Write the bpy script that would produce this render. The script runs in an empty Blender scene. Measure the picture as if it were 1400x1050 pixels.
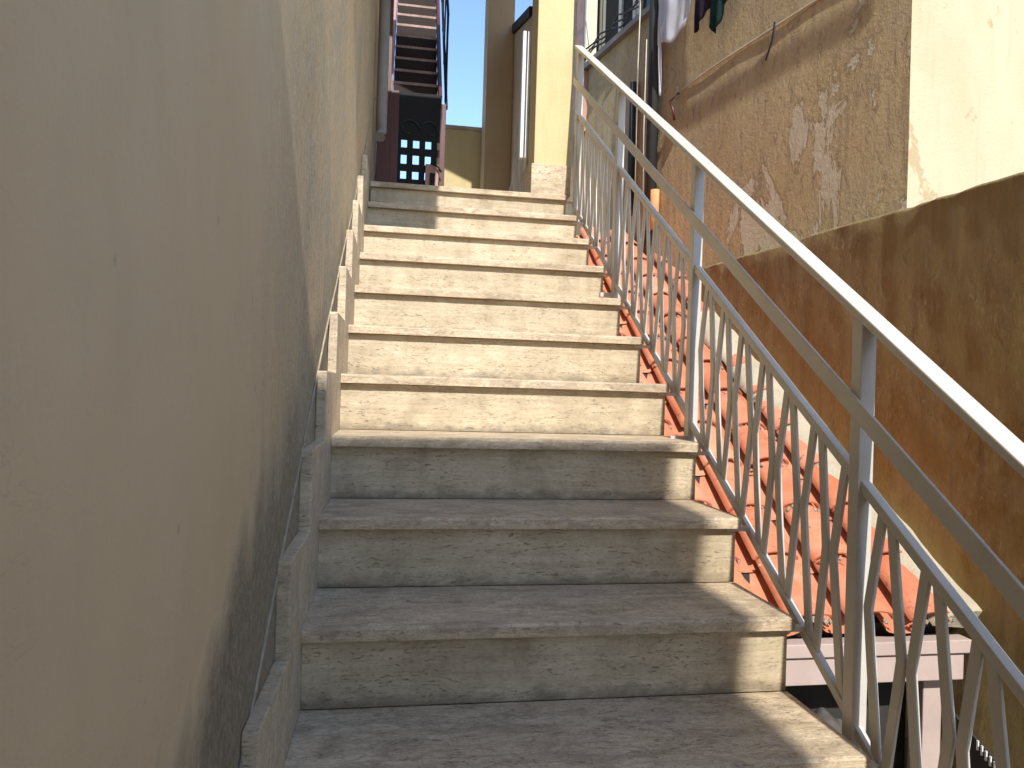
import bpy, bmesh, math, random
from mathutils import Vector, Matrix, noise as mnoise
random.seed(7)
sc = bpy.context.scene
col = sc.collection
G, RI = .282, .18704          # going and rise of the stair
NT = .03                      # thickness of the marble treads
SX = .573                     # half width of the flight
SL = RI / G

# ------------------------------------------------------------------ helpers
class MB:
    """collects shapes in one bmesh; build() links them as one mesh object"""
    def __init__(s): s.bm = bmesh.new()
    def hexa(s, p):
        v = [s.bm.verts.new(q) for q in p]
        for f in ((3,2,1,0),(4,5,6,7),(0,1,5,4),(1,2,6,5),(2,3,7,6),(3,0,4,7)):
            s.bm.faces.new([v[i] for i in f])
        return v
    def box(s, x0, x1, y0, y1, z0, z1):
        return s.hexa([(x0,y0,z0),(x1,y0,z0),(x1,y1,z0),(x0,y1,z0),(x0,y0,z1),(x1,y0,z1),(x1,y1,z1),(x0,y1,z1)])
    def bar(s, a, b, w, h, side=(1,0,0), plumb=False):
        """box beam from a to b; w along side, h across"""
        a = Vector(a); b = Vector(b); d = (b-a).normalized(); u = Vector(side).normalized()
        if plumb: n = Vector((0,0,1))
        else: n = d.cross(u).normalized() ; u = n.cross(d).normalized()
        if n.z < 0: n = -n
        u = u*w/2; n = n*h/2
        return s.hexa([a-u-n, a+u-n, b+u-n, b-u-n, a-u+n, a+u+n, b+u+n, b-u+n])
    def path(s, pts, w, h, side=(1,0,0), axis=(0,1,0)):
        """bar with bends: w along side, h along axis at each point"""
        u = Vector(side)*w/2; n = Vector(axis)*h/2
        rings = []
        for p in pts:
            p = Vector(p); rings.append([s.bm.verts.new(q) for q in (p-u-n, p+u-n, p+u+n, p-u+n)])
        for r0, r1 in zip(rings, rings[1:]):
            for i in range(4):
                s.bm.faces.new((r0[i], r0[(i+1)%4], r1[(i+1)%4], r1[i]))
        s.bm.faces.new(rings[0][::-1]); s.bm.faces.new(rings[-1])
    def tube(s, pts, r, n=10, cap=True):
        pts = [Vector(p) for p in pts]; rings = []
        for i, p in enumerate(pts):
            d = (pts[min(i+1,len(pts)-1)] - pts[max(i-1,0)]).normalized()
            a = d.cross(Vector((0,0,1)) if abs(d.z) < .9 else Vector((1,0,0))).normalized(); b = d.cross(a)
            rr = r[i] if isinstance(r, (list,tuple)) else r
            rings.append([s.bm.verts.new(p + a*rr*math.cos(2*math.pi*k/n) + b*rr*math.sin(2*math.pi*k/n)) for k in range(n)])
        for r0, r1 in zip(rings, rings[1:]):
            for k in range(n):
                f = s.bm.faces.new((r0[k], r0[(k+1)%n], r1[(k+1)%n], r1[k])); f.smooth = True
        if cap:
            s.bm.faces.new(rings[0][::-1]); s.bm.faces.new(rings[-1])
    def prism(s, poly, vec):
        """extrude a planar polygon along vec"""
        vec = Vector(vec); a = [s.bm.verts.new(p) for p in poly]; b = [s.bm.verts.new(Vector(p)+vec) for p in poly]
        s.bm.faces.new(a); s.bm.faces.new(b[::-1]); n = len(a)
        for i in range(n): s.bm.faces.new((a[i], b[i], b[(i+1)%n], a[(i+1)%n]))
    def grid(s, f, nu, nv, smooth=True):
        vs = [[s.bm.verts.new(f(i/nu, j/nv)) for j in range(nv+1)] for i in range(nu+1)]
        for i in range(nu):
            for j in range(nv):
                q = s.bm.faces.new((vs[i][j], vs[i+1][j], vs[i+1][j+1], vs[i][j+1])); q.smooth = smooth
        return vs
    def bevel(s, w, seg=2, ang=40):
        s.bm.normal_update()
        e = [e for e in s.bm.edges if len(e.link_faces) == 2 and e.calc_face_angle(0) > math.radians(ang)]
        bmesh.ops.bevel(s.bm, geom=e, offset=w, segments=seg, affect='EDGES', profile=.6, clamp_overlap=True)
    def chip(s, amp, scale, seed=0):
        for v in s.bm.verts:
            n = mnoise.noise_vector(v.co*scale + Vector((seed*3.1, seed*1.7, seed)))
            v.co += n*amp
    def build(s, name, mat, parent=None):
        bmesh.ops.recalc_face_normals(s.bm, faces=s.bm.faces)
        me = bpy.data.meshes.new(name)
        if parent is not None:
            root = parent; off = Vector((0,0,0))
            while root is not None: off += root.location; root = root.parent
            for v in s.bm.verts: v.co -= off
        s.bm.to_mesh(me); s.bm.free()
        me.materials.append(mat)
        o = bpy.data.objects.new(name, me); col.objects.link(o)
        if parent is not None: o.parent = parent
        return o

def thing(name, label, cat, loc, group=None):
    o = bpy.data.objects.new(name, None); col.objects.link(o)
    o.location = loc; o.empty_display_size = .2
    o['label'] = label; o['category'] = cat
    if group: o['group'] = group
    return o
def tag(o, label, cat, group=None):
    o['label'] = label; o['category'] = cat
    if group: o['group'] = group
    return o

# ------------------------------------------------------------------ materials
class NB:
    def __init__(s, name, rough=.8):
        s.m = bpy.data.materials.new(name); s.m.use_nodes = True
        s.t = s.m.node_tree; s.n = s.t.nodes; s.l = s.t.links
        s.b = s.n['Principled BSDF']; s.b.inputs['Roughness'].default_value = rough
        s.geo = s.n.new('ShaderNodeNewGeometry'); s.pos = s.geo.outputs['Position']
    def mp(s, scale=(1,1,1), rot=(0,0,0), loc=(0,0,0), src=None):
        m = s.n.new('ShaderNodeMapping'); m.inputs['Scale'].default_value = scale
        m.inputs['Rotation'].default_value = rot; m.inputs['Location'].default_value = loc
        s.l.new(src or s.pos, m.inputs['Vector']); return m.outputs[0]
    def noise(s, vec, scale, detail=5, rough=.55, dist=0, out='Fac'):
        t = s.n.new('ShaderNodeTexNoise'); t.inputs['Scale'].default_value = scale
        t.inputs['Detail'].default_value = detail; t.inputs['Roughness'].default_value = rough
        t.inputs['Distortion'].default_value = dist; s.l.new(vec, t.inputs['Vector']); return t.outputs[out]
    def voro(s, vec, scale, feature='F1', out='Distance'):
        t = s.n.new('ShaderNodeTexVoronoi'); t.feature = feature; t.inputs['Scale'].default_value = scale
        s.l.new(vec, t.inputs['Vector']); return t.outputs[out]
    def ramp(s, f, stops, interp='LINEAR'):
        r = s.n.new('ShaderNodeValToRGB'); r.color_ramp.interpolation = interp; e = r.color_ramp.elements
        while len(e) < len(stops): e.new(.5)
        for i, (p, c) in enumerate(stops):
            e[i].position = p; e[i].color = (c, c, c, 1) if isinstance(c, (int,float)) else (*c, 1)
        s.l.new(f, r.inputs[0]); return r.outputs[0]
    def mix(s, f, a, b, mode='MIX'):
        x = s.n.new('ShaderNodeMix'); x.data_type = 'RGBA'; x.blend_type = mode
        for i, v in ((0,f),(6,a),(7,b)):
            if hasattr(v, 'is_output'): s.l.new(v, x.inputs[i])
            elif i == 0: x.inputs[0].default_value = v
            else: x.inputs[i].default_value = (*v, 1) if len(v) == 3 else v
        return x.outputs[2]
    def math(s, op, a, b=0, clamp=False):
        x = s.n.new('ShaderNodeMath'); x.operation = op; x.use_clamp = clamp
        for i, v in ((0,a),(1,b)):
            if hasattr(v, 'is_output'): s.l.new(v, x.inputs[i])
            else: x.inputs[i].default_value = v
        return x.outputs[0]
    def xyz(s, vec=None):
        x = s.n.new('ShaderNodeSeparateXYZ'); s.l.new(vec or s.pos, x.inputs[0]); return x.outputs
    def color(s, c):
        if hasattr(c, 'is_output'): s.l.new(c, s.b.inputs['Base Color'])
        else: s.b.inputs['Base Color'].default_value = (*c, 1)
    def rough(s, r): s.l.new(r, s.b.inputs['Roughness'])
    def bump(s, h, strength=1, dist=.003, prev=None):
        b = s.n.new('ShaderNodeBump'); b.inputs['Strength'].default_value = strength; b.inputs['Distance'].default_value = dist
        s.l.new(h, b.inputs['Height'])
        if prev is not None: s.l.new(prev, b.inputs['Normal'])
        return b.outputs[0]
    def normal(s, n): s.l.new(n, s.b.inputs['Normal'])

def mat_plain(name, c, rough=.7, var=.18, scale=9, metal=0, bump=.0):
    k = NB(name, rough)
    n = k.noise(k.pos, scale, 6, .6)
    k.color(k.mix(k.ramp(n, [(.3,0),(.7,1)]), tuple(v*(1-var) for v in c), tuple(min(1,v*(1+var)) for v in c)))
    k.b.inputs['Metallic'].default_value = metal
    if bump: k.normal(k.bump(k.noise(k.pos, scale*8, 4), .6, bump))
    return k.m

def mat_left_plaster():
    k = NB('beige render', .9)
    p = k.xyz(); y, z = p[1], p[2]
    big = k.noise(k.mp((.7,.7,.35)), 2.1, 4, .55)
    c = k.mix(k.ramp(big, [(.35,0),(.68,1)]), (.60,.425,.225), (.69,.515,.30))
    mot = k.noise(k.mp((1,1,.6)), 9, 5, .6)
    c = k.mix(k.math('MULTIPLY', k.ramp(mot, [(.45,0),(.75,1)]), .32), c, (.51,.39,.235))
    # rough, soiled band above the skirting
    wob = k.noise(k.mp((1,3,1.5)), 2.6, 4)
    h = k.math('SUBTRACT', z, k.math('MULTIPLY', y, .50))
    h = k.math('SUBTRACT', h, k.math('MULTIPLY', k.math('SUBTRACT', wob, .5), .34))
    band = k.ramp(k.math('ADD', k.math('MULTIPLY', h, -6.5), 4.3, True), [(0,0),(1,1)])
    grain = k.noise(k.mp((1,1,.6)), 70, 5, .7)
    bandc = k.mix(k.ramp(grain, [(.35,0),(.7,1)]), (.165,.13,.075), (.40,.33,.22))
    c = k.mix(k.math('MULTIPLY', band, .85), c, bandc)
    # upper worn area where the coat is thin and grey
    up = k.ramp(k.noise(k.mp((1,.8,.7), loc=(0,3,1)), 3.2, 5, .6, .3), [(.42,0),(.62,1)])
    far = k.math('MULTIPLY', k.math('ADD', y, .25), 1.6, True)
    c = k.mix(k.math('MULTIPLY', k.math('MULTIPLY', up, far), .55), c, (.40,.36,.26))
    st = k.noise(k.mp((1,9,.7)), 2.2, 5, .6)
    c = k.mix(k.math('MULTIPLY', k.math('MULTIPLY', k.ramp(st, [(.5,0),(.75,1)]), .35), far), c, (.29,.25,.16))
    spk = k.noise(k.mp((1,1,.5)), 60, 6, .75)  # light and dark specks paint in the contrast of grazing sun
    c = k.mix(k.math('MULTIPLY', k.math('MULTIPLY', k.ramp(spk, [(.36,1),(.5,0)]), far), .5), c, (.25,.20,.12))
    c = k.mix(k.math('MULTIPLY', k.math('MULTIPLY', k.ramp(spk, [(.54,0),(.66,1)]), far), .45), c, (.70,.61,.45))
    sc1 = k.noise(k.mp((1,1.2,5)), 7, 3, .5, 2.2)
    sm = k.noise(k.pos, 1.7, 3)
    c = k.mix(k.math('MULTIPLY', k.math('MULTIPLY', k.ramp(sc1, [(.490,0),(.5,1),(.510,0)]), k.ramp(sm, [(.5,0),(.62,1)])), .22), c, (.24,.19,.12))
    ch = k.voro(k.mp((1,1,.8)), 13)
    c = k.mix(k.math('MULTIPLY', k.ramp(ch, [(.05,1),(.075,0)]), .35), c, (.25,.19,.12))
    k.color(c)
    rgh = k.math('MAXIMUM', band, far)
    f1 = k.noise(k.pos, 95, 6, .7); f2 = k.noise(k.mp((1,1,.45)), 24, 5, .65)
    hh = k.math('ADD', k.math('MULTIPLY', f1, .55), f2)
    n1 = k.bump(k.math('MULTIPLY', hh, k.math('ADD', k.math('MULTIPLY', rgh, 1.1), .10)), 1, .013)
    k.normal(k.bump(k.noise(k.pos, 3.1, 3), .6, .012, n1))
    return k.m

def mat_travertine(name='travertine', dirt=.55, tint=(1,1,1), mott=0, joint=False):
    k = NB(name, .62)
    def T(c): return tuple(a*b for a, b in zip(c, tint))
    info = k.n.new('ShaderNodeObjectInfo'); rnd = info.outputs['Random']
    off = k.n.new('ShaderNodeVectorMath'); off.operation = 'ADD'
    sh = k.n.new('ShaderNodeCombineXYZ'); k.l.new(k.math('MULTIPLY', rnd, 37.0), sh.inputs[0]); k.l.new(k.math('MULTIPLY', rnd, 11.0), sh.inputs[2])
    k.l.new(k.pos, off.inputs[0]); k.l.new(sh.outputs[0], off.inputs[1]); P = off.outputs[0]
    v1 = k.noise(k.mp((1.6,22,30), src=P), 2.2, 7, .62, .6)
    v2 = k.noise(k.mp((5,40,75), src=P), 2.0, 6, .7, .3)
    c = k.mix(k.ramp(v1, [(.3,0),(.68,1)]), T((.47,.42,.33)), T((.66,.62,.535)))
    c = k.mix(k.math('MULTIPLY', k.ramp(v2, [(.52,0),(.74,1)]), .55), c, T((.46,.39,.28)))
    c = k.mix(k.math('MULTIPLY', rnd, .22), c, T((.56,.49,.37)))
    # open pores of the stone, elongated along the bedding
    pv = k.noise(k.mp((20,60,95), src=P), 2.6, 5, .6, .4)
    pm = k.noise(k.mp((2,4,8), src=P), 2.6, 3)
    pits = k.math('MULTIPLY', k.ramp(pv, [(.60,0),(.68,1)]), k.ramp(pm, [(.4,.1),(.62,1)]))
    c = k.mix(k.math('MULTIPLY', pits, .6), c, T((.27,.22,.16)))
    sp = k.noise(k.mp((1,1.6,2.5), src=P), 75, 5, .7)
    c = k.mix(k.math('MULTIPLY', k.ramp(sp, [(.5,0),(.66,1)]), .42), c, T((.27,.235,.185)))
    if mott:   # worn, foot-polished faces: cloudy grey mottling with dark wandering veins
        m1 = k.noise(k.mp((2.2,4.5,5), src=P), 3.1, 9, .68, 1.1)
        m2 = k.noise(k.mp((7,16,20), src=P), 3.3, 7, .7, .8)
        c = k.mix(k.math('MULTIPLY', k.ramp(m1, [(.40,1),(.53,0)]), mott*.85), c, T((.34,.295,.245)))
        c = k.mix(k.math('MULTIPLY', k.ramp(m2, [(.475,0),(.505,1),(.535,0)]), mott*.6), c, T((.15,.13,.11)))
        c = k.mix(k.math('MULTIPLY', k.ramp(m2, [(.58,0),(.7,1)]), mott*.6), c, T((.70,.67,.61)))
        pt = k.noise(k.mp((1,1.7,2.4), src=P), 42, 5, .65, .6)
        c = k.mix(k.math('MULTIPLY', k.math('MULTIPLY', k.ramp(pt, [(.60,0),(.66,1)]), k.ramp(m1, [(.45,1),(.6,.1)])), mott*.75), c, T((.10,.085,.07)))
    if joint:  # black scale that has grown up from the joint with the tread below
        zf = k.math('FRACT', k.math('DIVIDE', k.math('SUBTRACT', k.xyz()[2], NT - 20*RI), RI))
        jn = k.noise(k.mp((5,5,9), src=P), 3.0, 7, .7)
        jm = k.ramp(k.math('SUBTRACT', k.math('MULTIPLY', jn, .62), zf), [(.12,0),(.30,1)])
        c = k.mix(k.math('MULTIPLY', jm, .62), c, (.085,.068,.048))
        tn = k.noise(k.mp((8,8,2.2), src=P), 2.4, 6, .7)
        tm = k.ramp(k.math('ADD', k.math('MULTIPLY', tn, .55), k.math('SUBTRACT', zf, 1.0)), [(.12,0),(.34,1)])
        c = k.mix(k.math('MULTIPLY', tm, .45), c, (.17,.12,.07))
    # grime: blotches and drips
    d1 = k.noise(k.mp((2.2,3.0,2.4), src=P), 2.3, 6, .65, .5)
    d2 = k.noise(k.mp((11,11,1.5), src=P), 2.0, 5, .6)
    dm = k.math('MULTIPLY', k.ramp(d1, [(.36,0),(.66,1)]), k.ramp(d2, [(.25,.35),(.7,1)]))
    c = k.mix(k.math('MULTIPLY', dm, dirt), c, T((.205,.165,.115)))
    k.color(c)
    n = k.bump(k.math('SUBTRACT', k.math('MULTIPLY', v2, .4), k.math('MULTIPLY', pits, 1.0)), .8, .003)
    k.normal(k.bump(k.noise(P, 160, 3), .25, .0008, n))
    k.rough(k.ramp(dm, [(0,.5),(1,.85)]))
    return k.m

def mat_brown():
    k = NB('peeling brown render', .92)
    p = k.xyz(); y, z = p[1], p[2]
    n1 = k.noise(k.mp((1,1,.55)), 1.7, 5, .6, .4)
    c = k.mix(k.ramp(n1, [(.3,0),(.7,1)]), (.41,.295,.145), (.545,.415,.23))
    n2 = k.noise(k.pos, 5.5, 6, .65)
    c = k.mix(k.math('MULTIPLY', k.ramp(n2, [(.48,0),(.7,1)]), .5), c, (.42,.34,.25))
    st = k.noise(k.mp((10,10,.6)), 1.9, 5, .6)
    c = k.mix(k.math('MULTIPLY', k.ramp(st, [(.5,0),(.75,1)]), .5), c, (.22,.16,.10))
    g = k.noise(k.pos, 48, 6, .7)
    c = k.mix(k.math('MULTIPLY', k.ramp(g, [(.54,0),(.66,1)]), .45), c, (.66,.55,.36))  # light specks paint grazing highlights into the stucco colour
    g2 = k.noise(k.mp((1,1,.5)), 26, 7, .75, .5)
    c = k.mix(k.math('MULTIPLY', k.ramp(g2, [(.36,1),(.46,0)]), .55), c, (.20,.14,.085))
    # peeled patches, more of them towards the corner
    q = k.noise(k.mp((1,1.2,.62)), 2.3, 6, .62, .5)
    bias = k.math('MULTIPLY', k.math('SUBTRACT', 3.4, y), .058, False)
    q = k.math('ADD', q, bias)
    q = k.math('ADD', q, k.math('MULTIPLY', k.math('SUBTRACT', 2.2, z), .045))
    dv = k.n.new('ShaderNodeVectorMath'); dv.operation = 'DISTANCE'; k.l.new(k.mp((0,1,.62)), dv.inputs[0]); dv.inputs[1].default_value = (0, 2.32, 1.30)
    q = k.math('ADD', q, k.math('MULTIPLY', k.ramp(dv.outputs['Value'], [(.05,1),(.62,0)]), .10))
    fl = k.noise(k.mp((1,1.1,.6)), 8.5, 7, .65, .4)
    q = k.math('ADD', q, k.math('MULTIPLY', k.math('SUBTRACT', fl, .5), .22))
    peel = k.ramp(q, [(.625,0),(.642,1)])
    c = k.mix(k.math('MULTIPLY', peel, k.math('ADD', .35, k.math('MULTIPLY', n2, .7))), c, (.60,.53,.40))
    edge = k.ramp(q, [(.60,0),(.62,1),(.63,0)])
    c = k.mix(k.math('MULTIPLY', edge, .45), c, (.16,.11,.07))
    k.color(c)
    h = k.math('ADD', k.math('MULTIPLY', g, .6), k.math('ADD', k.math('MULTIPLY', n2, .8), k.math('MULTIPLY', g2, .7)))
    h = k.math('SUBTRACT', h, k.math('MULTIPLY', peel, .35))
    k.normal(k.bump(h, 1, .010)); return k.m

def mat_ochre():
    k = NB('stained ochre render', .9)
    p = k.xyz(); z = p[2]
    n1 = k.noise(k.mp((1,1,.5)), 1.6, 5, .6, .4)
    c = k.mix(k.ramp(n1, [(.32,0),(.68,1)]), (.31,.215,.06), (.43,.31,.115))
    soot = k.noise(k.mp((11,11,1.1)), 2.1, 8, .7)
    top = k.math('ADD', k.math('MULTIPLY', z, .85), k.math('MULTIPLY', k.math('SUBTRACT', n1, .5), 1.4))
    top = k.math('SUBTRACT', top, .42, True)
    c = k.mix(k.math('MULTIPLY', k.math('MULTIPLY', top, k.ramp(soot, [(.25,.3),(.7,1)])), .8), c, (.19,.145,.075))
    s2 = k.noise(k.mp((16,16,.9)), 1.6, 5, .6)
    c = k.mix(k.math('MULTIPLY', k.ramp(s2, [(.5,0),(.75,1)]), .55), c, (.20,.13,.06))
    g = k.noise(k.mp((1,1.6,.7)), 34, 7, .75, .9)
    gm = k.noise(k.pos, 2.3, 3)
    c = k.mix(k.math('MULTIPLY', k.math('MULTIPLY', k.ramp(g, [(.54,0),(.62,1)]), k.ramp(gm, [(.40,0),(.58,1)])), .6), c, (.50,.40,.24))  # relief highlights painted into the raised grain
    c = k.mix(k.math('MULTIPLY', k.math('MULTIPLY', k.ramp(g, [(.36,1),(.45,0)]), k.ramp(gm, [(.35,.15),(.6,1)])), .6), c, (.115,.075,.03))
    k.color(c)
    h = k.math('ADD', k.math('MULTIPLY', g, 1.0), k.noise(k.pos, 9, 5, .6))
    k.normal(k.bump(h, .9, .009)); return k.m

def mat_yellow(name, a, b, peel=None, sc_=2.4, bump=.003):
    k = NB(name, .9)
    n = k.noise(k.mp((1,1,.6)), sc_, 5, .6, .3)
    c = k.mix(k.ramp(n, [(.3,0),(.7,1)]), a, b)
    st = k.noise(k.mp((9,9,.7)), 2.1, 5, .6)
    c = k.mix(k.math('MULTIPLY', k.ramp(st, [(.55,0),(.8,1)]), .35), c, tuple(v*.62 for v in a))
    q = k.noise(k.mp((1,1,.6)), 4.1, 6, .62, .3); pm = k.ramp(q, [(.60,0),(.625,1)])
    if peel: c = k.mix(k.math('MULTIPLY', pm, .75), c, peel)
    k.color(c)
    h = k.math('ADD', k.noise(k.pos, 70, 5, .65), k.math('MULTIPLY', n, 1.0))
    if peel: h = k.math('SUBTRACT', h, k.math('MULTIPLY', pm, .4))
    k.normal(k.bump(h, .7, bump)); return k.m

def mat_paint(name, c, wear=(.30,.20,.13), rough=.42, amt=.5):
    k = NB(name, rough)
    n = k.noise(k.pos, 7, 5, .6)
    cc = k.mix(k.ramp(n, [(.3,0),(.7,1)]), tuple(v*.86 for v in c), c)
    s = k.noise(k.pos, 75, 5, .7); m = k.noise(k.pos, 11, 3)
    sp = k.math('MULTIPLY', k.ramp(s, [(.64,0),(.69,1)]), k.ramp(m, [(.5,0),(.66,1)]))
    k.color(k.mix(k.math('MULTIPLY', sp, amt), cc, wear))
    k.normal(k.bump(k.noise(k.pos, 45, 4, .6), .5, .0012)); return k.m

def mat_tiles():
    k = NB('painted terracotta', .75)
    n = k.noise(k.pos, 4.2, 5, .6)
    c = k.mix(k.ramp(n, [(.3,0),(.7,1)]), (.52,.15,.065), (.65,.24,.125))
    n2 = k.noise(k.pos, 17, 6, .68)
    c = k.mix(k.math('MULTIPLY', k.ramp(n2, [(.5,0),(.72,1)]), .5), c, (.60,.34,.23))
    at = k.n.new('ShaderNodeAttribute'); at.attribute_name = 'tone'; tf = at.outputs['Fac']
    c = k.mix(k.math('MULTIPLY', k.ramp(tf, [(.45,0),(1,1)]), .55), c, (.42,.115,.05))
    c = k.mix(k.math('MULTIPLY', k.ramp(tf, [(0,1),(.3,0)]), .5), c, (.64,.34,.21))
    n3 = k.noise(k.pos, 33, 6, .7); m = k.noise(k.pos, 6, 4)
    c = k.mix(k.math('MULTIPLY', k.math('MULTIPLY', k.ramp(n3, [(.56,0),(.63,1)]), k.ramp(m, [(.46,0),(.6,1)])), .75), c, (.12,.075,.05))
    k.color(c); k.normal(k.bump(k.noise(k.pos, 60, 5, .65), .6, .003)); return k.m

def mat_cloth(name, a, b):
    k = NB(name, .85)
    n = k.noise(k.pos, 12, 4)
    k.color(k.mix(n, a, b)); w = k.n.new('ShaderNodeTexWave'); w.inputs['Scale'].default_value = 160; k.l.new(k.pos, w.inputs[0])
    k.normal(k.bump(w.outputs['Fac'], .3, .0006)); return k.m

def mat_glass():
    k = NB('dark window glass', .08)
    n = k.noise(k.pos, 3, 3); k.color(k.mix(n, (.02,.025,.03), (.05,.06,.07)))
    k.b.inputs['Specular IOR Level'].default_value = .6; return k.m

M = dict(
    left=mat_left_plaster(), trav=mat_travertine('travertine', .42, (1.17,1.01,.81), .9), trav_riser=mat_travertine('travertine riser', .62, (1.06,.945,.755), .22, True), skirt=mat_travertine('pale marble skirting', .35, (1.14,1.0,.80), .6),
    brown=mat_brown(), ochre=mat_ochre(),
    cream=mat_yellow('cream render', (.49,.395,.235), (.565,.47,.305), (.40,.28,.14), 2.0, .004),
    yellow=mat_yellow('yellow render', (.54,.43,.21), (.61,.505,.28)),
    tan=mat_yellow('tan render', (.44,.325,.20), (.52,.39,.25)),
    dado=mat_yellow('rough grey render', (.36,.30,.22), (.54,.46,.36), (.58,.52,.43), 9, .014),
    white=mat_paint('off white enamel', (.58,.53,.455)),
    gate=mat_paint('white gate enamel', (.80,.79,.75), amt=.2),
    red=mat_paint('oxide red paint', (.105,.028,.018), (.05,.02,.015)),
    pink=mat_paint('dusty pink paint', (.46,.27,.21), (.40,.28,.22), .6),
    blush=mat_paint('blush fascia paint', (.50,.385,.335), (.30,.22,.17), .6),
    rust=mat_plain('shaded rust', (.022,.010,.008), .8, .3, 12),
    iron=mat_plain('black iron', (.010,.009,.010), .8),
    tread=mat_plain('worn pale step', (.40,.27,.22), .8, .3, 20),
    tiles=mat_tiles(), mortar=mat_yellow('cream mortar', (.40,.335,.23), (.52,.45,.33), None, 6, .008),
    grey=mat_plain('grey pipe', (.26,.235,.21), .7, .15, 8), dark=mat_plain('shade dark', (.03,.026,.022), .9),  # dark: near-black, shade put into the colour of hollows and panels
    pipe=mat_plain('dark drainpipe', (.028,.03,.028), .7), cable=mat_plain('pale cable', (.55,.49,.38), .7),
    frame=mat_paint('cream window frame', (.68,.63,.50)), glass=mat_glass(),
    cloth=mat_cloth('white cotton', (.80,.80,.86), (.88,.88,.92)), plum=mat_cloth('dark plum cotton', (.025,.012,.03), (.05,.025,.055)),
    green=mat_cloth('bottle green cotton', (.008,.04,.035), (.02,.075,.065)),
    ground=mat_yellow('worn concrete', (.22,.20,.17), (.30,.28,.24), None, 3, .004),
    lip=mat_plain('plaster lip', (.36,.29,.19), .9, .3, 20),
    crumbs=mat_plain('old bedding mortar', (.34,.24,.17), .95, .45, 60),
    sheet=mat_plain('weathered sheet', (.20,.18,.16), .85, .3, 14), rope=mat_plain('dark rope', (.05,.05,.055), .8),
    terra=mat_plain('orange clay pipe', (.60,.27,.11), .8, .2, 12),
)

# ------------------------------------------------------------------ ground
m = MB(); m.box(-14, 16, -16, 40, -2.4, -2.2)
g = m.build('ground', M['ground']); g['kind'] = 'structure'

# ------------------------------------------------------------------ staircase
st = thing('staircase', 'outdoor travertine staircase climbing between the beige wall and the white railing', 'staircase', (0, 0, -2.2))
K0, K1 = -9, 10
# solid body under the steps
poly = []
for k in range(K0, K1+1):
    y = k*G + .05; poly += [(y, (k-1)*RI - .005), (y, k*RI - .002)]
poly += [(4.9, K1*RI-.002), (4.9, -2.3), (K0*G+.05, -2.3)]
m = MB(); m.prism([(-.604, a, b) for a, b in poly], (SX-.006+.604, 0, 0)); m.build('masonry_core', M['dado'], st)
for k in range(K0, K1+1):
    y = k*G; z = k*RI
    # riser
    m = MB(); m.box(-SX, SX-.003, y+.028, y+.048, z-RI+NT+.001, z-.001); m.bevel(.001, 1); m.build('riser', M['trav_riser'], st)
    # tread slab with chipped nosing
    m = MB()
    yb = y+G+.027 if k < K1 else y+1.9
    n = 34
    zb = lambda u: .0009*mnoise.noise(Vector((u*30, k*3.3, 0)))
    rings = []
    for i in range(n+1):
        x = -SX + .001 + (2*SX-.001)*i/n
        e = .0016*mnoise.noise(Vector((x*23, k*5.1, 1)))
        ch = max(0, mnoise.noise(Vector((x*17, k*7.7, 4)))-.42)*.018
        rings.append([(x, y+e, z), (x, y+e-.0005, z+NT-.006-ch*.6), (x, y+.002+ch*.5, z+NT-.002-ch*.3), (x, y+.007+ch, z+NT+zb(x)), (x, yb, z+NT), (x, yb, z)])
    vs = [[m.bm.verts.new(p) for p in r] for r in rings]
    for a, b in zip(vs, vs[1:]):
        for j in range(6): m.bm.faces.new((a[j], a[(j+1)%6], b[(j+1)%6], b[j]))
    m.bm.faces.new(vs[0]); m.bm.faces.new(vs[-1][::-1])
    m.build('tread', M['trav'], st)
    # stepped skirting slab on the wall
    if k < K1:
        m = MB(); y0 = y-.176; y1 = y+G-.1765
        zt = z+RI+NT; zl = z-RI*.35+NT
        m.box(-.6, -SX+.0004*(k%3), y0, y1, zt-2*RI-.12, zt)
        m.bevel(.0035, 2); m.chip(.0007, 14, k); m.build('skirting_slab', M['skirt'], st)

# ------------------------------------------------------------------ left house
lh = thing('rendered_house', 'tall beige rendered house wall rising along the left side of the stairs', 'house', (-2, 1, -2.2))
m = MB()
def lw(u, v):
    y = -3.2 + 7.3*u; z = -2.3 + 9.3*v
    return (-.600 + .004*mnoise.noise(Vector((0, y*1.6, z*1.6))), y, z)
m.grid(lw, 70, 90)
m.box(-3.4, -.62, -3.2, 4.1, -2.3, 7.0)
m.build('wall', M['left'], lh)
# thin lip of plaster that runs above the skirting
pts = []
for i in range(60):
    y = -1.5 + 5.0*i/59
    h = .30 + .022*math.sin(y*2.1) + .008*mnoise.noise(Vector((y*4, 0, 3)))
    pts.append((-.5985, y, y*SL + h))
m = MB(); m.tube(pts, .0030, 6); m.build('cable', M['lip'], lh)
m = MB(); m.tube([(-.545, 3.45, 7), (-.545, 3.45, 2.50), (-.545, 3.44, 2.40), (-.552, 3.40, 2.35)], .036, 14); m.build('drainpipe', M['grey'], lh)
# unseen slab added above the picture to shade the top of the flight
m = MB(); m.box(-.7, -.07, .02, 3.1, 3.5, 3.66); m.bevel(.01); m.build('shade_slab', M['tan'], lh)

# house behind the photographer; its eaves shade the lower steps
rh = thing('neighbouring_house', 'tan rendered house standing behind the foot of the stairs, its eave shading the lower steps', 'house', (-1.5, -5, -2.2))
m = MB(); m.box(-5, .62, -7, -3.25, -2.3, 3.85); m.build('wall', M['tan'], rh)
m = MB(); m.box(-5.2, .73, -7.2, -3.0, 3.85, 3.95); m.bevel(.01); m.build('roof', M['tiles'], rh)

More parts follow.
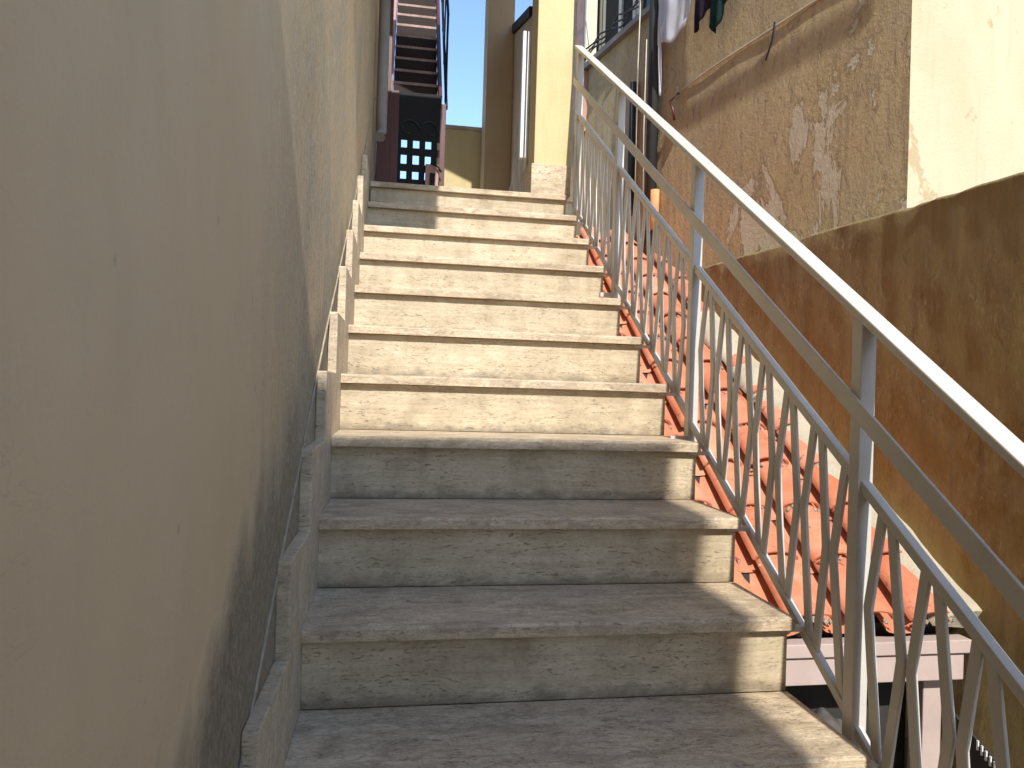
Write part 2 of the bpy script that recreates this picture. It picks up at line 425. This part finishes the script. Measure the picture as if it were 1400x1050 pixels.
# ------------------------------------------------------------------ railing
RX = .62
rl = thing('stair_railing', 'off white iron railing with zigzag balusters sloping down the open side of the stairs', 'railing', (RX, 0, 0))
YA, YB = -1.35, 2.86
hh = lambda y: y*SL + .862 + .020*y       # top of handrail
mm_ = lambda y: y*SL + .650 + .020*y
lo = lambda y: y*SL + .488 + .010*y
bo = lambda y: y*SL - .040
def rail(name, f, w, h, x=RX, y0=YA, y1=YB, bev=.003, n=1):
    m = MB(); m.bar((x, y0, f(y0)), (x, y1, f(y1)), w, h); m.bevel(bev, 2); return m.build(name, M['white'], rl)
rail('handrail', lambda y: hh(y)-.010, .047, .018)
rail('middle_rail', mm_, .008, .040, RX-.0225)
rail('lower_rail', lo, .022, .022)
rail('bottom_rail', bo, .018, .020)
for y in (-.80, .12, 1.04, 1.96, 2.79):
    m = MB(); a = RX
    v = m.box(a-.0175, a+.0175, y-.0175, y+.0175, bo(y)-.075, hh(y)-.02)
    for q in v:
        if q.co.z > y*SL+.3: q.co.z += (q.co.y-y)*SL
    m.bevel(.0025, 2); p = m.build('post', M['white'], rl)
    m = MB(); m.box(SX-.03, a-.018, y-.015, y+.015, bo(y)-.07, bo(y)-.05); m.build('fixing_bracket', M['white'], p)
ap = .1275; i = 0
y = .029 - 10*ap
while y < YB - .05:
    for s in (1, -1):
        j = lambda: random.uniform(-.002, .002)
        yt = y + s*.0132
        mid = y + s*(ap/2 - .0136)
        pts = [(RX+j(), yt+j(), lo(yt)-.004), (RX+j(), mid+j(), y*SL+.245+s*ap/2*SL*.9), (RX+j(), yt+j(), bo(yt)+.002)]
        ok = all(abs(yt-q) > .026 for q in (-.80, .12, 1.04, 1.96, 2.79))
        if ok and mid < YB-.01:
            m = MB(); m.path(pts, .008, .0255); m.bevel(.0012, 1, 60); m.build('baluster', M['white'], rl)
    y += ap
for k in range(-3, 11):
    y = k*G + .035; m = MB(); m.box(SX-.03, RX-.009, y-.012, y+.012, k*RI-.012, k*RI-.001); m.build('fixing_bracket', M['white'], rl)

# ------------------------------------------------------------------ pillar, gate leaf and landing walls
pl = thing('gate_pillar', 'sunlit yellow pillar on a travertine plinth at the top of the stairs', 'pillar', (.47, 2.96, 1.9))
m = MB(); m.box(.372, .590, 2.862, 3.06, 2.08, 5.6); m.bevel(.008, 2); m.build('shaft', M['yellow'], pl)
m = MB(); m.box(.355, .594, 2.842, 3.07, 1.9, 2.082); m.bevel(.003, 2); m.build('plinth', M['trav'], pl)

m = MB(); m.hexa([(-.62,2.88,4.32),(.59,2.88,3.80),(.59,3.05,3.80),(-.62,3.05,4.32),(-.62,2.88,5.3),(.59,2.88,5.3),(.59,3.05,5.3),(-.62,3.05,5.3)]); m.build('shade_beam', M['yellow'], pl)  # unseen beam added overhead to shade the terrace parapet
m = MB(); m.prism([(.27, 2.90, 3.92), (.27, 2.90, 3.22), (.371, 2.90, 3.16), (.371, 2.90, 3.88)], (0, .14, 0)); m.build('shade_bracket', M['yellow'], pl)  # unseen drop added under the beam to shade the pier front

gl = thing('gate_leaf', 'narrow white gate leaf folded open against the yellow pillar, seen edge-on', 'gate', (.39, 3.1, 2.2))
for x, w in ((.333, .021), (.3615, .017)):
    m = MB(); m.box(x-w/2, x+w/2, 3.09, 3.12+.02, 2.19, 2.985); m.bevel(.003); m.build('stile', M['gate'], gl)
for z in (2.27, 2.6, 2.95):
    m = MB(); m.bar((.362, 3.11, z), (.362+.163*.8, 3.11+.8, z), .02, .024); m.build('cross_rail', M['gate'], gl)
for z in (2.30, 2.92):
    m = MB(); m.tube([(.412, 3.085, z-.04), (.412, 3.085, z+.04)], .013, 10); m.box(.39, .425, 3.08, 3.09, z-.008, z+.008); m.build('hinge', M['gate'], gl)

sw = thing('landing_wall', 'tan side wall of the upper landing with a rough grey stepped dado', 'wall', (.5, 3.7, 1.9))
m = MB(); m.prism([(.445, 3.07, 1.85), (.445, 4.7, 1.85), (.445, 4.7, 3.70), (.445, 3.50, 3.30), (.445, 3.47, 4.6), (.445, 3.07, 4.6)], (.14, 0, 0)); m.build('masonry', M['tan'], sw)
m = MB(); m.prism([(.425, 4.7, 3.705), (.425, 3.505, 3.305), (.425, 3.505, 3.37), (.425, 4.7, 3.775)], (.2, 0, 0)); m.build('coping', M['rust'], sw)
m = MB()
prof = [(3.07, 1.9), (4.29, 1.9), (4.29, 2.33), (4.12, 2.34), (4.12, 2.52), (3.98, 2.53), (3.98, 2.70), (3.82, 2.71), (3.82, 2.88), (3.62, 2.9), (3.62, 3.1), (3.4, 3.12), (3.4, 3.3), (3.07, 3.32)]
m.prism([(.431, a, b) for a, b in prof], (.0135, 0, 0)); m.build('dado', M['dado'], sw)

cp = MB(); cp.box(.232, .444, 4.30, 4.55, 1.87, 6.5); cp.bevel(.006)
tag(cp.build('pier', M['tan']), 'tall tan pier in shade between the blue sky and the landing wall', 'pier')
tp = thing('terrace_parapet', 'low yellow parapet under the blue sky at the end of the landing', 'parapet', (.1, 4.65, 1.9))
m = MB(); m.box(-.16, .52, 4.6, 4.74, 1.87, 2.875); m.build('masonry', M['yellow'], tp)
m = MB(); m.box(-.17, .52, 4.585, 4.755, 2.875, 2.905); m.bevel(.004); m.build('coping', M['dado'], tp)

# ------------------------------------------------------------------ lattice gate and steel stair behind it
GY = 4.0
lg = thing('lattice_gate', 'dark oxide red iron gate with square lattice and scrolls at the head of the stairs', 'gate', (-.35, GY, 1.9))
m = MB()
m.box(-.595, -.50, GY-.02, GY+.02, 1.9, 4.6); m.bevel(.004); m.build('side_panel', M['red'], lg)
m = MB(); m.box(-.5, -.44, GY-.015, GY+.015, 1.9, 2.9); m.bevel(.003); m.build('stile', M['red'], lg)
m = MB(); m.box(-.135, -.095, GY-.02, GY+.02, 1.9, 2.83); m.bevel(.003); m.build('stile', M['red'], lg)
m = MB()
xs = [-.438, -.352, -.262, -.175]
for x in xs: m.box(x-.022, x+.022, GY-.006, GY+.006, 1.92, 2.62)
zs = [1.94, 2.235, 2.345, 2.465, 2.575]
for z in zs: m.box(-.44, -.136, GY-.0075, GY+.0075, z-.026, z+.026)
m.box(-.44, -.136, GY-.005, GY+.005, 2.605, 2.90)
m.build('lattice', M['iron'], lg)
for s in (-1, 1):
    m = MB(); pts = []
    for i in range(22):
        a = i/21*math.pi*1.6; r = .075*(1-.55*i/21)
        pts.append((-.285 + s*(.078 - r*math.cos(a)), GY-.012, 2.63 + r*math.sin(a)))
    m.tube(pts, .006, 6); m.build('scroll', M['pipe'], lg)
m = MB(); m.box(-.235, -.14, GY-.05, GY-.022, 1.9, 2.37); m.bevel(.004); m.build('lock_post', M['pink'], lg)
m = MB(); m.box(-.20, -.165, GY-.07, GY-.05, 2.05, 2.30); m.tube([(-.20, GY-.075, 2.37), (-.15, GY-.075, 2.35), (-.12, GY-.075, 2.31)], .008, 6); m.build('lock', M['iron'], lg)

dh = thing('backing_house', 'pale house added as bright backing, seen in squares through the lattice gate', 'house', (-.9, 9.5, -2.2))  # added white block stands in for bright sky behind the lattice
m = MB(); m.box(-2.4, -.45, 9, 12, -2.3, 3.05); m.build('wall', M['gate'], dh)
m = MB(); m.box(-2.5, -.42, 8.9, 12.1, 3.05, 3.12); m.build('roof', M['tiles'], dh)

ss = thing('steel_staircase', 'steep rust red steel staircase with pale open treads beyond the lattice gate', 'staircase', (-.33, 4.3, 1.9))
z0, y0 = 2.90, 4.12
N = 14
for i in range(N):
    y = y0 + i*.125; z = z0 + i*.152
    m = MB(); m.box(-.492, -.152, y, y+.10, z, z+.028); m.bevel(.003); m.build('tread', M['tread'], ss)
m = MB()
for i in range(N-1):
    y = y0 + i*.125; z = z0 + i*.152
    m.box(-.49, -.154, y+.104, y+.110, z+.002, z+.150)
m.build('riser_plates', M['rust'], ss)  # near-black plates paint in the shade of the gaps between treads
for x, mt in ((-.508, M['pink']), (-.138, M['red'])):  # left stringer coloured pink to put sunlight into its paint
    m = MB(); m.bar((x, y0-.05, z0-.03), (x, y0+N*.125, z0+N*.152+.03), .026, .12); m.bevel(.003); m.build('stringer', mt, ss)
for x in (-.098, -.53):
    m = MB()
    if x > -.3:
        m.tube([(x, y0-.12, 2.86), (x, y0-.05, 3.55), (x, y0+N*.125, 3.55+N*.152)], .010, 8)
        for i in range(0, N, 3): m.tube([(x, y0+i*.125, z0+i*.152), (x, y0+i*.125, z0+i*.152+.72)], .007, 6)
        m.bar((x+.01, y0-.02, 2.85), (x+.01, y0+1.2, z0+1.42), .02, .03)
    else:
        m.tube([(x, y0, 3.6), (x, y0+N*.125, 3.6+N*.152)], .010, 8)
    m.build('handrail', M['iron'], ss)
m = MB(); m.box(-.585, -.545, y0-.05, y0+.02, 1.9, 5.2); m.build('column', M['red'], ss)

# ------------------------------------------------------------------ right-hand building
A = math.radians(12)
D = Vector((-math.sin(A), math.cos(A), 0)); NRM = Vector((-math.cos(A), -math.sin(A), 0))   # along the wall / out of it
C0 = Vector((2.03, 1.82, 0))
def W(t, out, z): return C0 + D*t + NRM*out + Vector((0,0,z))
bh = thing('weathered_house', 'weathered brown and cream house with peeling render beyond the railing', 'house', (3.2, 3.5, -2.2))
m = MB()
WY0, WY1, WZ0 = 2.39, 3.48, 3.83        # window opening
def wallpatch(t0, t1, za, zb, nt, nz):
    m.grid(lambda u, v: W(t0+(t1-t0)*u, .005*mnoise.noise(Vector((u*(t1-t0)*2, v*(zb-za)*2, 5))), za+(zb-za)*v), nt, nz)
wallpatch(0, WY0, -2.3, 7, 26, 60); wallpatch(WY0, WY1, -2.3, WZ0, 10, 30); wallpatch(WY1, 4.25, -2.3, 7, 6, 40)
wallpatch(WY0, WY1, 5.3, 7, 8, 8)
m.build('side_wall', M['brown'], bh)
m = MB()
F = Vector((math.cos(A), math.sin(A), 0))
m.grid(lambda u, v: C0 + F*(6*u) - NRM*0 + Vector((0,0,-2.3+9.3*v)) + D*(.004*mnoise.noise(Vector((u*9, v*12, 1)))), 30, 50)
m.build('front_wall', M['cream'], bh)
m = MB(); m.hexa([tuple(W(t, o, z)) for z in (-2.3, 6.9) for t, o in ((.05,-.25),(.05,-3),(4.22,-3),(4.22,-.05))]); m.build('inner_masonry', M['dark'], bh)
def wbox(mb, t0, t1, o0, o1, z0, z1):
    mb.hexa([tuple(W(t, o, z)) for z in (z0, z1) for t, o in ((t0,o0),(t1,o0),(t1,o1),(t0,o1))])
wn = MB(); wbox(wn, WY0, WY1, -.14, -.10, WZ0, WZ0+.05); wbox(wn, WY0, WY1, -.14, -.10, 5.25, 5.3)
for t in (WY0, WY0+.34, WY0+.41, WY0+.66, WY1-.06, WY1-.13): wbox(wn, t, t+.05, -.14, -.085, WZ0+.002, 5.298)
wn = wn.build('window', M['frame'], bh)
m = MB(); wbox(m, WY0+.01, WY1-.01, -.125, -.118, WZ0+.05, 5.25); m.build('pane', M['glass'], wn)
m = MB(); wbox(m, WY0-.04, WY1+.04, -.14, .05, WZ0-.05, WZ0-.002); m.build('sill', M['grey'], wn)
m = MB(); wbox(m, WY1+.03, WY1+.20, .0, .05, 3.2, 7); m.build('pilaster', M['pink'], bh)
m = MB(); wbox(m, WY1-.01, WY1+.02, -.06, .055, WZ0, 6.5); m.build('shutter_guide', M['frame'], bh)
m = MB(); m.tube([W(2.27, .05, 5.6), W(2.255, .05, 1.9)], .045, 12); m.build('drainpipe', M['pipe'], bh)
m = MB(); m.tube([W(2.60, .03, 3.3), W(2.60, .03, 2.45), W(2.56, .03, 2.2)], .03, 10); m.build('drainpipe', M['pipe'], bh)
m = MB(); m.tube([W(2.20, .045, 2.31), W(2.20, .045, 2.0)], .035, 12); m.build('clay_pipe', M['terra'], bh)
m = MB(); m.tube([W(2.46, .06, 4.5), W(2.455, .08, 3.3), W(2.47, .06, 2.1)], .005, 6); m.tube([W(2.28, .11, 3.5), W(2.30, .10, 2.8), W(2.28, .10, 2.2)], .004, 6); m.build('cable', M['cable'], bh)
# conduit along the wall with a hook
pts = [W(t, .0085 + .002*math.sin(t*9), 3.025 - .02*t - .012*math.sin(t*3.1)) for t in [i*.12 for i in range(-2, 17)]]
m = MB(); m.tube(pts, .0065, 8); m.build('conduit', M['cable'], bh)
m = MB(); m.tube([W(.93, .03, 3.02), W(.97, .012, 2.93), W(1.03, .008, 2.83)], .006, 6); m.build('wire_hook', M['rope'], bh)
m = MB(); m.tube([W(1.96, .012, 2.98), W(2.02, .05, 2.93), W(1.98, .05, 2.86), W(1.985, .03, 2.78)], .010, 8); m.build('pipe_stub', M['red'], bh)
# unseen board added above the picture to throw the band of shadow
m = MB(); wbox(m, -.86, .94, .16, .172, 3.694, 3.804); m.build('shade_board', M['grey'], bh)

# clothes line and laundry
def L(t, out, z): return W(t, out, z)
cl = MB()
for o in (.095, .16):
    cl.tube([L(1.2, o, 4.45), L(2.4, o, 4.42), L(3.5, o, 4.45)], .004, 6)
tag(cl.build('clothes_line', M['rope']), 'thin dark clothes lines stretched outside the upper window', 'clothes line')
rp = MB()
for i in range(3):
    rp.tube([W(WY0+.1, .07, WZ0+.04+.04*i)] + [W(WY0+.1+.1*j, .07+.02*math.sin(j*2+i), WZ0+.03+.035*i+.02*math.sin(j*1.7+i)) for j in range(1, 10)] + [W(WY1-.05, .08, WZ0-.02+.02*i)], .008, 6)
tag(rp.build('rope', M['rope']), 'tangled dark ropes along the sill of the upper window', 'rope')
def cloth(name, mat, t0, t1, ztop, outline, out, amp, freq, seed, label, cat, parent=None):
    """hanging cloth: outline(u) gives its bottom height; folds run down it"""
    m = MB()
    def f(u, v):
        zb = outline(u); z = ztop + (zb-ztop)*v
        t = t0 + (t1-t0)*u + .02*math.sin(v*3+seed)*v
        o = out + amp*(.3+.7*v)*(math.sin(u*freq + seed + v*1.2) + .6*math.sin(u*freq*2.3 + 2*seed - v*2)) + .01*mnoise.noise(Vector((u*6, v*6, seed)))
        return tuple(L(t, o, z))
    m.grid(f, 40, 30)
    bmesh.ops.solidify(m.bm, geom=m.bm.faces[:], thickness=.004)
    o = m.build(name, mat, parent)
    return tag(o, label, cat) if parent is None else o
sh = cloth('shirt', M['cloth'], 1.70, 2.17, 4.46, lambda u: 3.35 + .09*abs(u-.6) + .025*math.sin(u*9) + (.16*(.25-u)/.25 if u < .25 else 0), .095, .014, 9, 1.3, 'white cotton shirt hanging from the clothes line', 'shirt')
m = MB(); m.grid(lambda u, v: tuple(L(2.085+.022*(u-.5)*(2.4-1.5*v)-.02*v, .11+.008*math.sin(u*6+v*4), 3.52-.54*v)), 6, 16)
bmesh.ops.solidify(m.bm, geom=m.bm.faces[:], thickness=.006); m.build('sleeve', M['cloth'], sh)
cloth('towel', M['plum'], 1.47, 1.72, 4.46, lambda u: 3.34 + .05*math.sin(u*4+1), .08, .013, 8, 2.1, 'dark plum towel hanging between the white shirt and green cloth', 'towel')
cloth('trousers', M['green'], 1.27, 1.49, 4.46, lambda u: 3.15 + .30*abs(u-.6)**1.3 + (.05 if u < .2 else 0), .10, .014, 7, 4.0, 'bottle green trousers, rightmost piece of laundry on the line', 'trousers')

# ------------------------------------------------------------------ boundary wall (ochre, stained)
B = math.radians(4.5)
BD = Vector((-math.sin(B), math.cos(B), 0)); BN = Vector((-math.cos(B), -math.sin(B), 0)); B0 = Vector((1.76, 1.76, 0))
def P(s, out, z): return B0 + BD*s + BN*out + Vector((0,0,z))
bw = thing('boundary_wall', 'long ochre brown stained boundary wall right of the tiled roof', 'wall', (1.9, 0, -2.2))
topz = lambda s: 1.608 + .010*s + .009*mnoise.noise(Vector((s*1.9, 0, 0))) + .006*mnoise.noise(Vector((s*9, 3, 0))) + .006*mnoise.noise(Vector((s*30, 3, 0)))
m = MB()
S0, S1 = -6.0, 1.66
def bf(u, v):
    s = S0 + (S1-S0)*u; zt = topz(s)
    if v <= .8:
        z = -2.3 + (zt-.03+2.3)*v/.8; return tuple(P(s, .008*mnoise.noise(Vector((s*1.7, z*1.7, 2))) + .003*mnoise.noise(Vector((s*11, z*11, 2))), z))
    w = (v-.8)/.2; a = w*math.pi
    return tuple(P(s, -.10+.10*math.cos(a)+.004*mnoise.noise(Vector((s*11, w*6, 2))), zt-.03+.032*math.sin(a)))
m.grid(bf, 240, 75)
m.prism([tuple(P(S1, -.001, z)) for z in (-2.3, topz(S1)-.02)] + [tuple(P(S1, -.199, z)) for z in (topz(S1)-.02, -2.3)], tuple(BD*.004))
m.build('masonry', M['ochre'], bw)
# vent low in the wall: flat plate painted dark as inner shade, white slats
vt = MB(); vt.prism([tuple(P(s, .012, z)) for s, z in ((-.60,-.485), (-.58,-.47), (-.78,-.565), (-.90,-.64), (-.90,-1.0), (-.62,-1.0))], tuple(BN*-.012))
vt = vt.build('vent', M['dark'], bw)
m = MB()
for i in range(9):
    s = -.70-.018*i; z = -.518-.0105*i
    m.bar(P(s, .018, z), P(s, .018, z-.035), .007, .006, tuple(BD))
m.build('slat', M['gate'], vt)

# ------------------------------------------------------------------ lean-to with tiled roof
lt = thing('lean_to', 'lean-to with red terracotta tiled roof and blush pink eave beside the stairs', 'lean-to', (1.2, 1.2, -2.2))
TS = .655; EY, EZ = 1.13, -.105
def R(x, y, dz=0): # point on the roof plane, dz perpendicular to it
    n = Vector((0, -TS, 1)).normalized(); return Vector((x, y, EZ + (y-EY)*TS)) + n*dz
m = MB()
pitch = .250; cs = math.cos(math.atan(TS)); CY = .30*cs
tone = m.bm.faces.layers.float.new('tone')
cols = [1.640 - pitch*i for i in range(5)]
for ci, xc in enumerate(cols):
    for r in range(13):
        jx = random.uniform(-.006, .006); jz = random.uniform(-.003, .004)
        ya = EY + r*CY + random.uniform(-.012, .012); yb = EY + (r+1)*CY + .05
        # cover tile (arched up), lower end wider and raised over the one below
        def cov(u, v, k=1.0):
            a = math.pi*u; rad = (.098 - .018*v)*k
            return tuple(R(xc + jx - rad*math.cos(a), ya + (yb-ya)*v, (.050-.012*v)*math.sin(a)*k + .026 - .020*v + jz))
        nf = len(m.bm.faces)
        outer = m.grid(cov, 12, 3)
        inner = m.grid(lambda u, v: cov(u, v, .86), 12, 3)
        for i in range(12):
            m.bm.faces.new((outer[i][0], outer[i+1][0], inner[i+1][0], inner[i][0]))
        # pan tile between covers (arched down)
        def pan(u, v):
            a = math.pi*u; rad = .082
            return tuple(R(xc - pitch/2 - rad*math.cos(a), ya - .02 + (yb-ya)*v, .022 - .040*math.sin(a) - .014*v))
        m.grid(pan, 8, 2)
        tv = random.random(); m.bm.faces.ensure_lookup_table()
        for fi in range(nf, len(m.bm.faces)): m.bm.faces[fi][tone] = tv
m.build('roof_tiles', M['tiles'], lt)
m = MB()
for xc in cols:
    for r in range(13):
        for q in range(random.choice((2, 4, 6, 9))):
            a = random.uniform(.15, .85)*math.pi; rad = random.uniform(.005, .013)
            p = R(xc - .098*math.cos(a), EY + r*CY - random.uniform(.0, .022), .040*math.sin(a) + .012)
            bm2 = bmesh.ops.create_icosphere(m.bm, subdivisions=1, radius=rad, matrix=Matrix.Translation(p))
            for v in bm2['verts']: v.co += Vector((random.uniform(-1,1), random.uniform(-1,1), random.uniform(-1,1)))*rad*.4
m.build('mortar_crumbs', M['crumbs'], lt)['kind'] = 'stuff'
m = MB()
top = EY + 13*CY
m.hexa([R(.60,EY+.03,-.10), R(1.84,EY+.03,-.10), R(1.66,top,-.10), R(.6,top,-.10), R(.60,EY+.03,-.028), R(1.84,EY+.03,-.028), R(1.66,top,-.028), R(.6,top,-.028)])
m.build('roof_deck', M['dark'], lt)
# mortar verge rising against the boundary wall
m = MB()
def ver(u, v):
    y = EY - .01 + (2.05)*u; x = 1.762 - (y-1.76)*math.tan(B)
    w = .022*mnoise.noise(Vector((y*5, 0, 8)))
    a = v*math.pi*.5
    return tuple(R(x - (.175+w)*math.cos(a) + .006, y, .01 + (.075+w)*math.sin(a) + .006*mnoise.noise(Vector((y*16, v*4, 8)))))
vv = m.grid(ver, 70, 10)
m.bm.faces.new([vv[0][j] for j in range(11)] + [m.bm.verts.new(R(1.80, EY-.01, -.01))])
m.build('verge', M['mortar'], lt)
m = MB(); m.box(.66, 1.785, 1.085, 1.15, -.200, -.150); m.bevel(.004); m.build('gutter', M['blush'], lt)
m = MB(); m.box(.64, 1.765, 1.10, 1.16, -.305, -.208); m.bevel(.004); m.build('fascia', M['blush'], lt)
m = MB(); m.box(1.655, 1.735, 1.17, 1.25, -2.25, -.306); m.bevel(.005); m.build('post', M['blush'], lt)
m = MB(); m.box(.58, 1.70, 1.32, 1.40, -2.25, -.12); m.build('shade_panel', M['dark'], lt)  # dark panel added under the eave so the recess stays black

m = MB()
def cor(u, v):
    x = .66 + .62*u; y = .86 + .26*v
    return (x, y, -.42 - .12*(1-v) + .022*math.sin(x*2*math.pi/.145) + .012*mnoise.noise(Vector((x*3, y*3, 0))))
m.grid(cor, 90, 8); bmesh.ops.solidify(m.bm, geom=m.bm.faces[:], thickness=.008)
tag(m.build('corrugated_sheet', M['sheet']), 'weathered grey corrugated sheet in the shade below the pink eave', 'roof sheet')

# ------------------------------------------------------------------ camera
CAM = (-0.38358, -1.29794, 0.74625); yaw, pit, rol, f = .158301, .006, .03024, 974.4086
fw = Vector((math.sin(yaw)*math.cos(pit), math.cos(yaw)*math.cos(pit), math.sin(pit)))
r0 = Vector((math.cos(yaw), -math.sin(yaw), 0)); u0 = r0.cross(fw)
cx = r0*math.cos(rol) + u0*math.sin(rol); cy = -r0*math.sin(rol) + u0*math.cos(rol)
cd = bpy.data.cameras.new('camera'); co = bpy.data.objects.new('camera', cd); col.objects.link(co)
mw = Matrix((cx, cy, -fw)).transposed().to_4x4(); mw.translation = Vector(CAM); co.matrix_world = mw
cd.sensor_width = 36; cd.lens = f/1400*36; cd.clip_start = .02; cd.clip_end = 500
sc.camera = co

# ------------------------------------------------------------------ light
SUN = Vector((.062, -1, .87)).normalized()       # towards the sun
ld = bpy.data.lights.new('sun', 'SUN'); lo_ = bpy.data.objects.new('sun', ld); col.objects.link(lo_)
ld.energy = 2.45; ld.angle = math.radians(.6); ld.color = (1, .98, .94)
lo_.rotation_euler = (-SUN).to_track_quat('-Z', 'Y').to_euler()
w = bpy.data.worlds.new('World'); sc.world = w; w.use_nodes = True
nt = w.node_tree; bg = nt.nodes['Background']
sky = nt.nodes.new('ShaderNodeTexSky'); sky.sky_type = 'NISHITA'; sky.sun_disc = False
sky.sun_elevation = math.asin(SUN.z); sky.sun_rotation = math.atan2(SUN.x, SUN.y)
sky.altitude = 900; sky.air_density = 1.0; sky.dust_density = .35; sky.ozone_density = 3.2
nt.links.new(sky.outputs[0], bg.inputs[0]); bg.inputs[1].default_value = .15
vs_ = sc.view_settings; vs_.view_transform = 'Standard'; vs_.look = 'None'; vs_.gamma = 1; vs_.exposure = 1.25
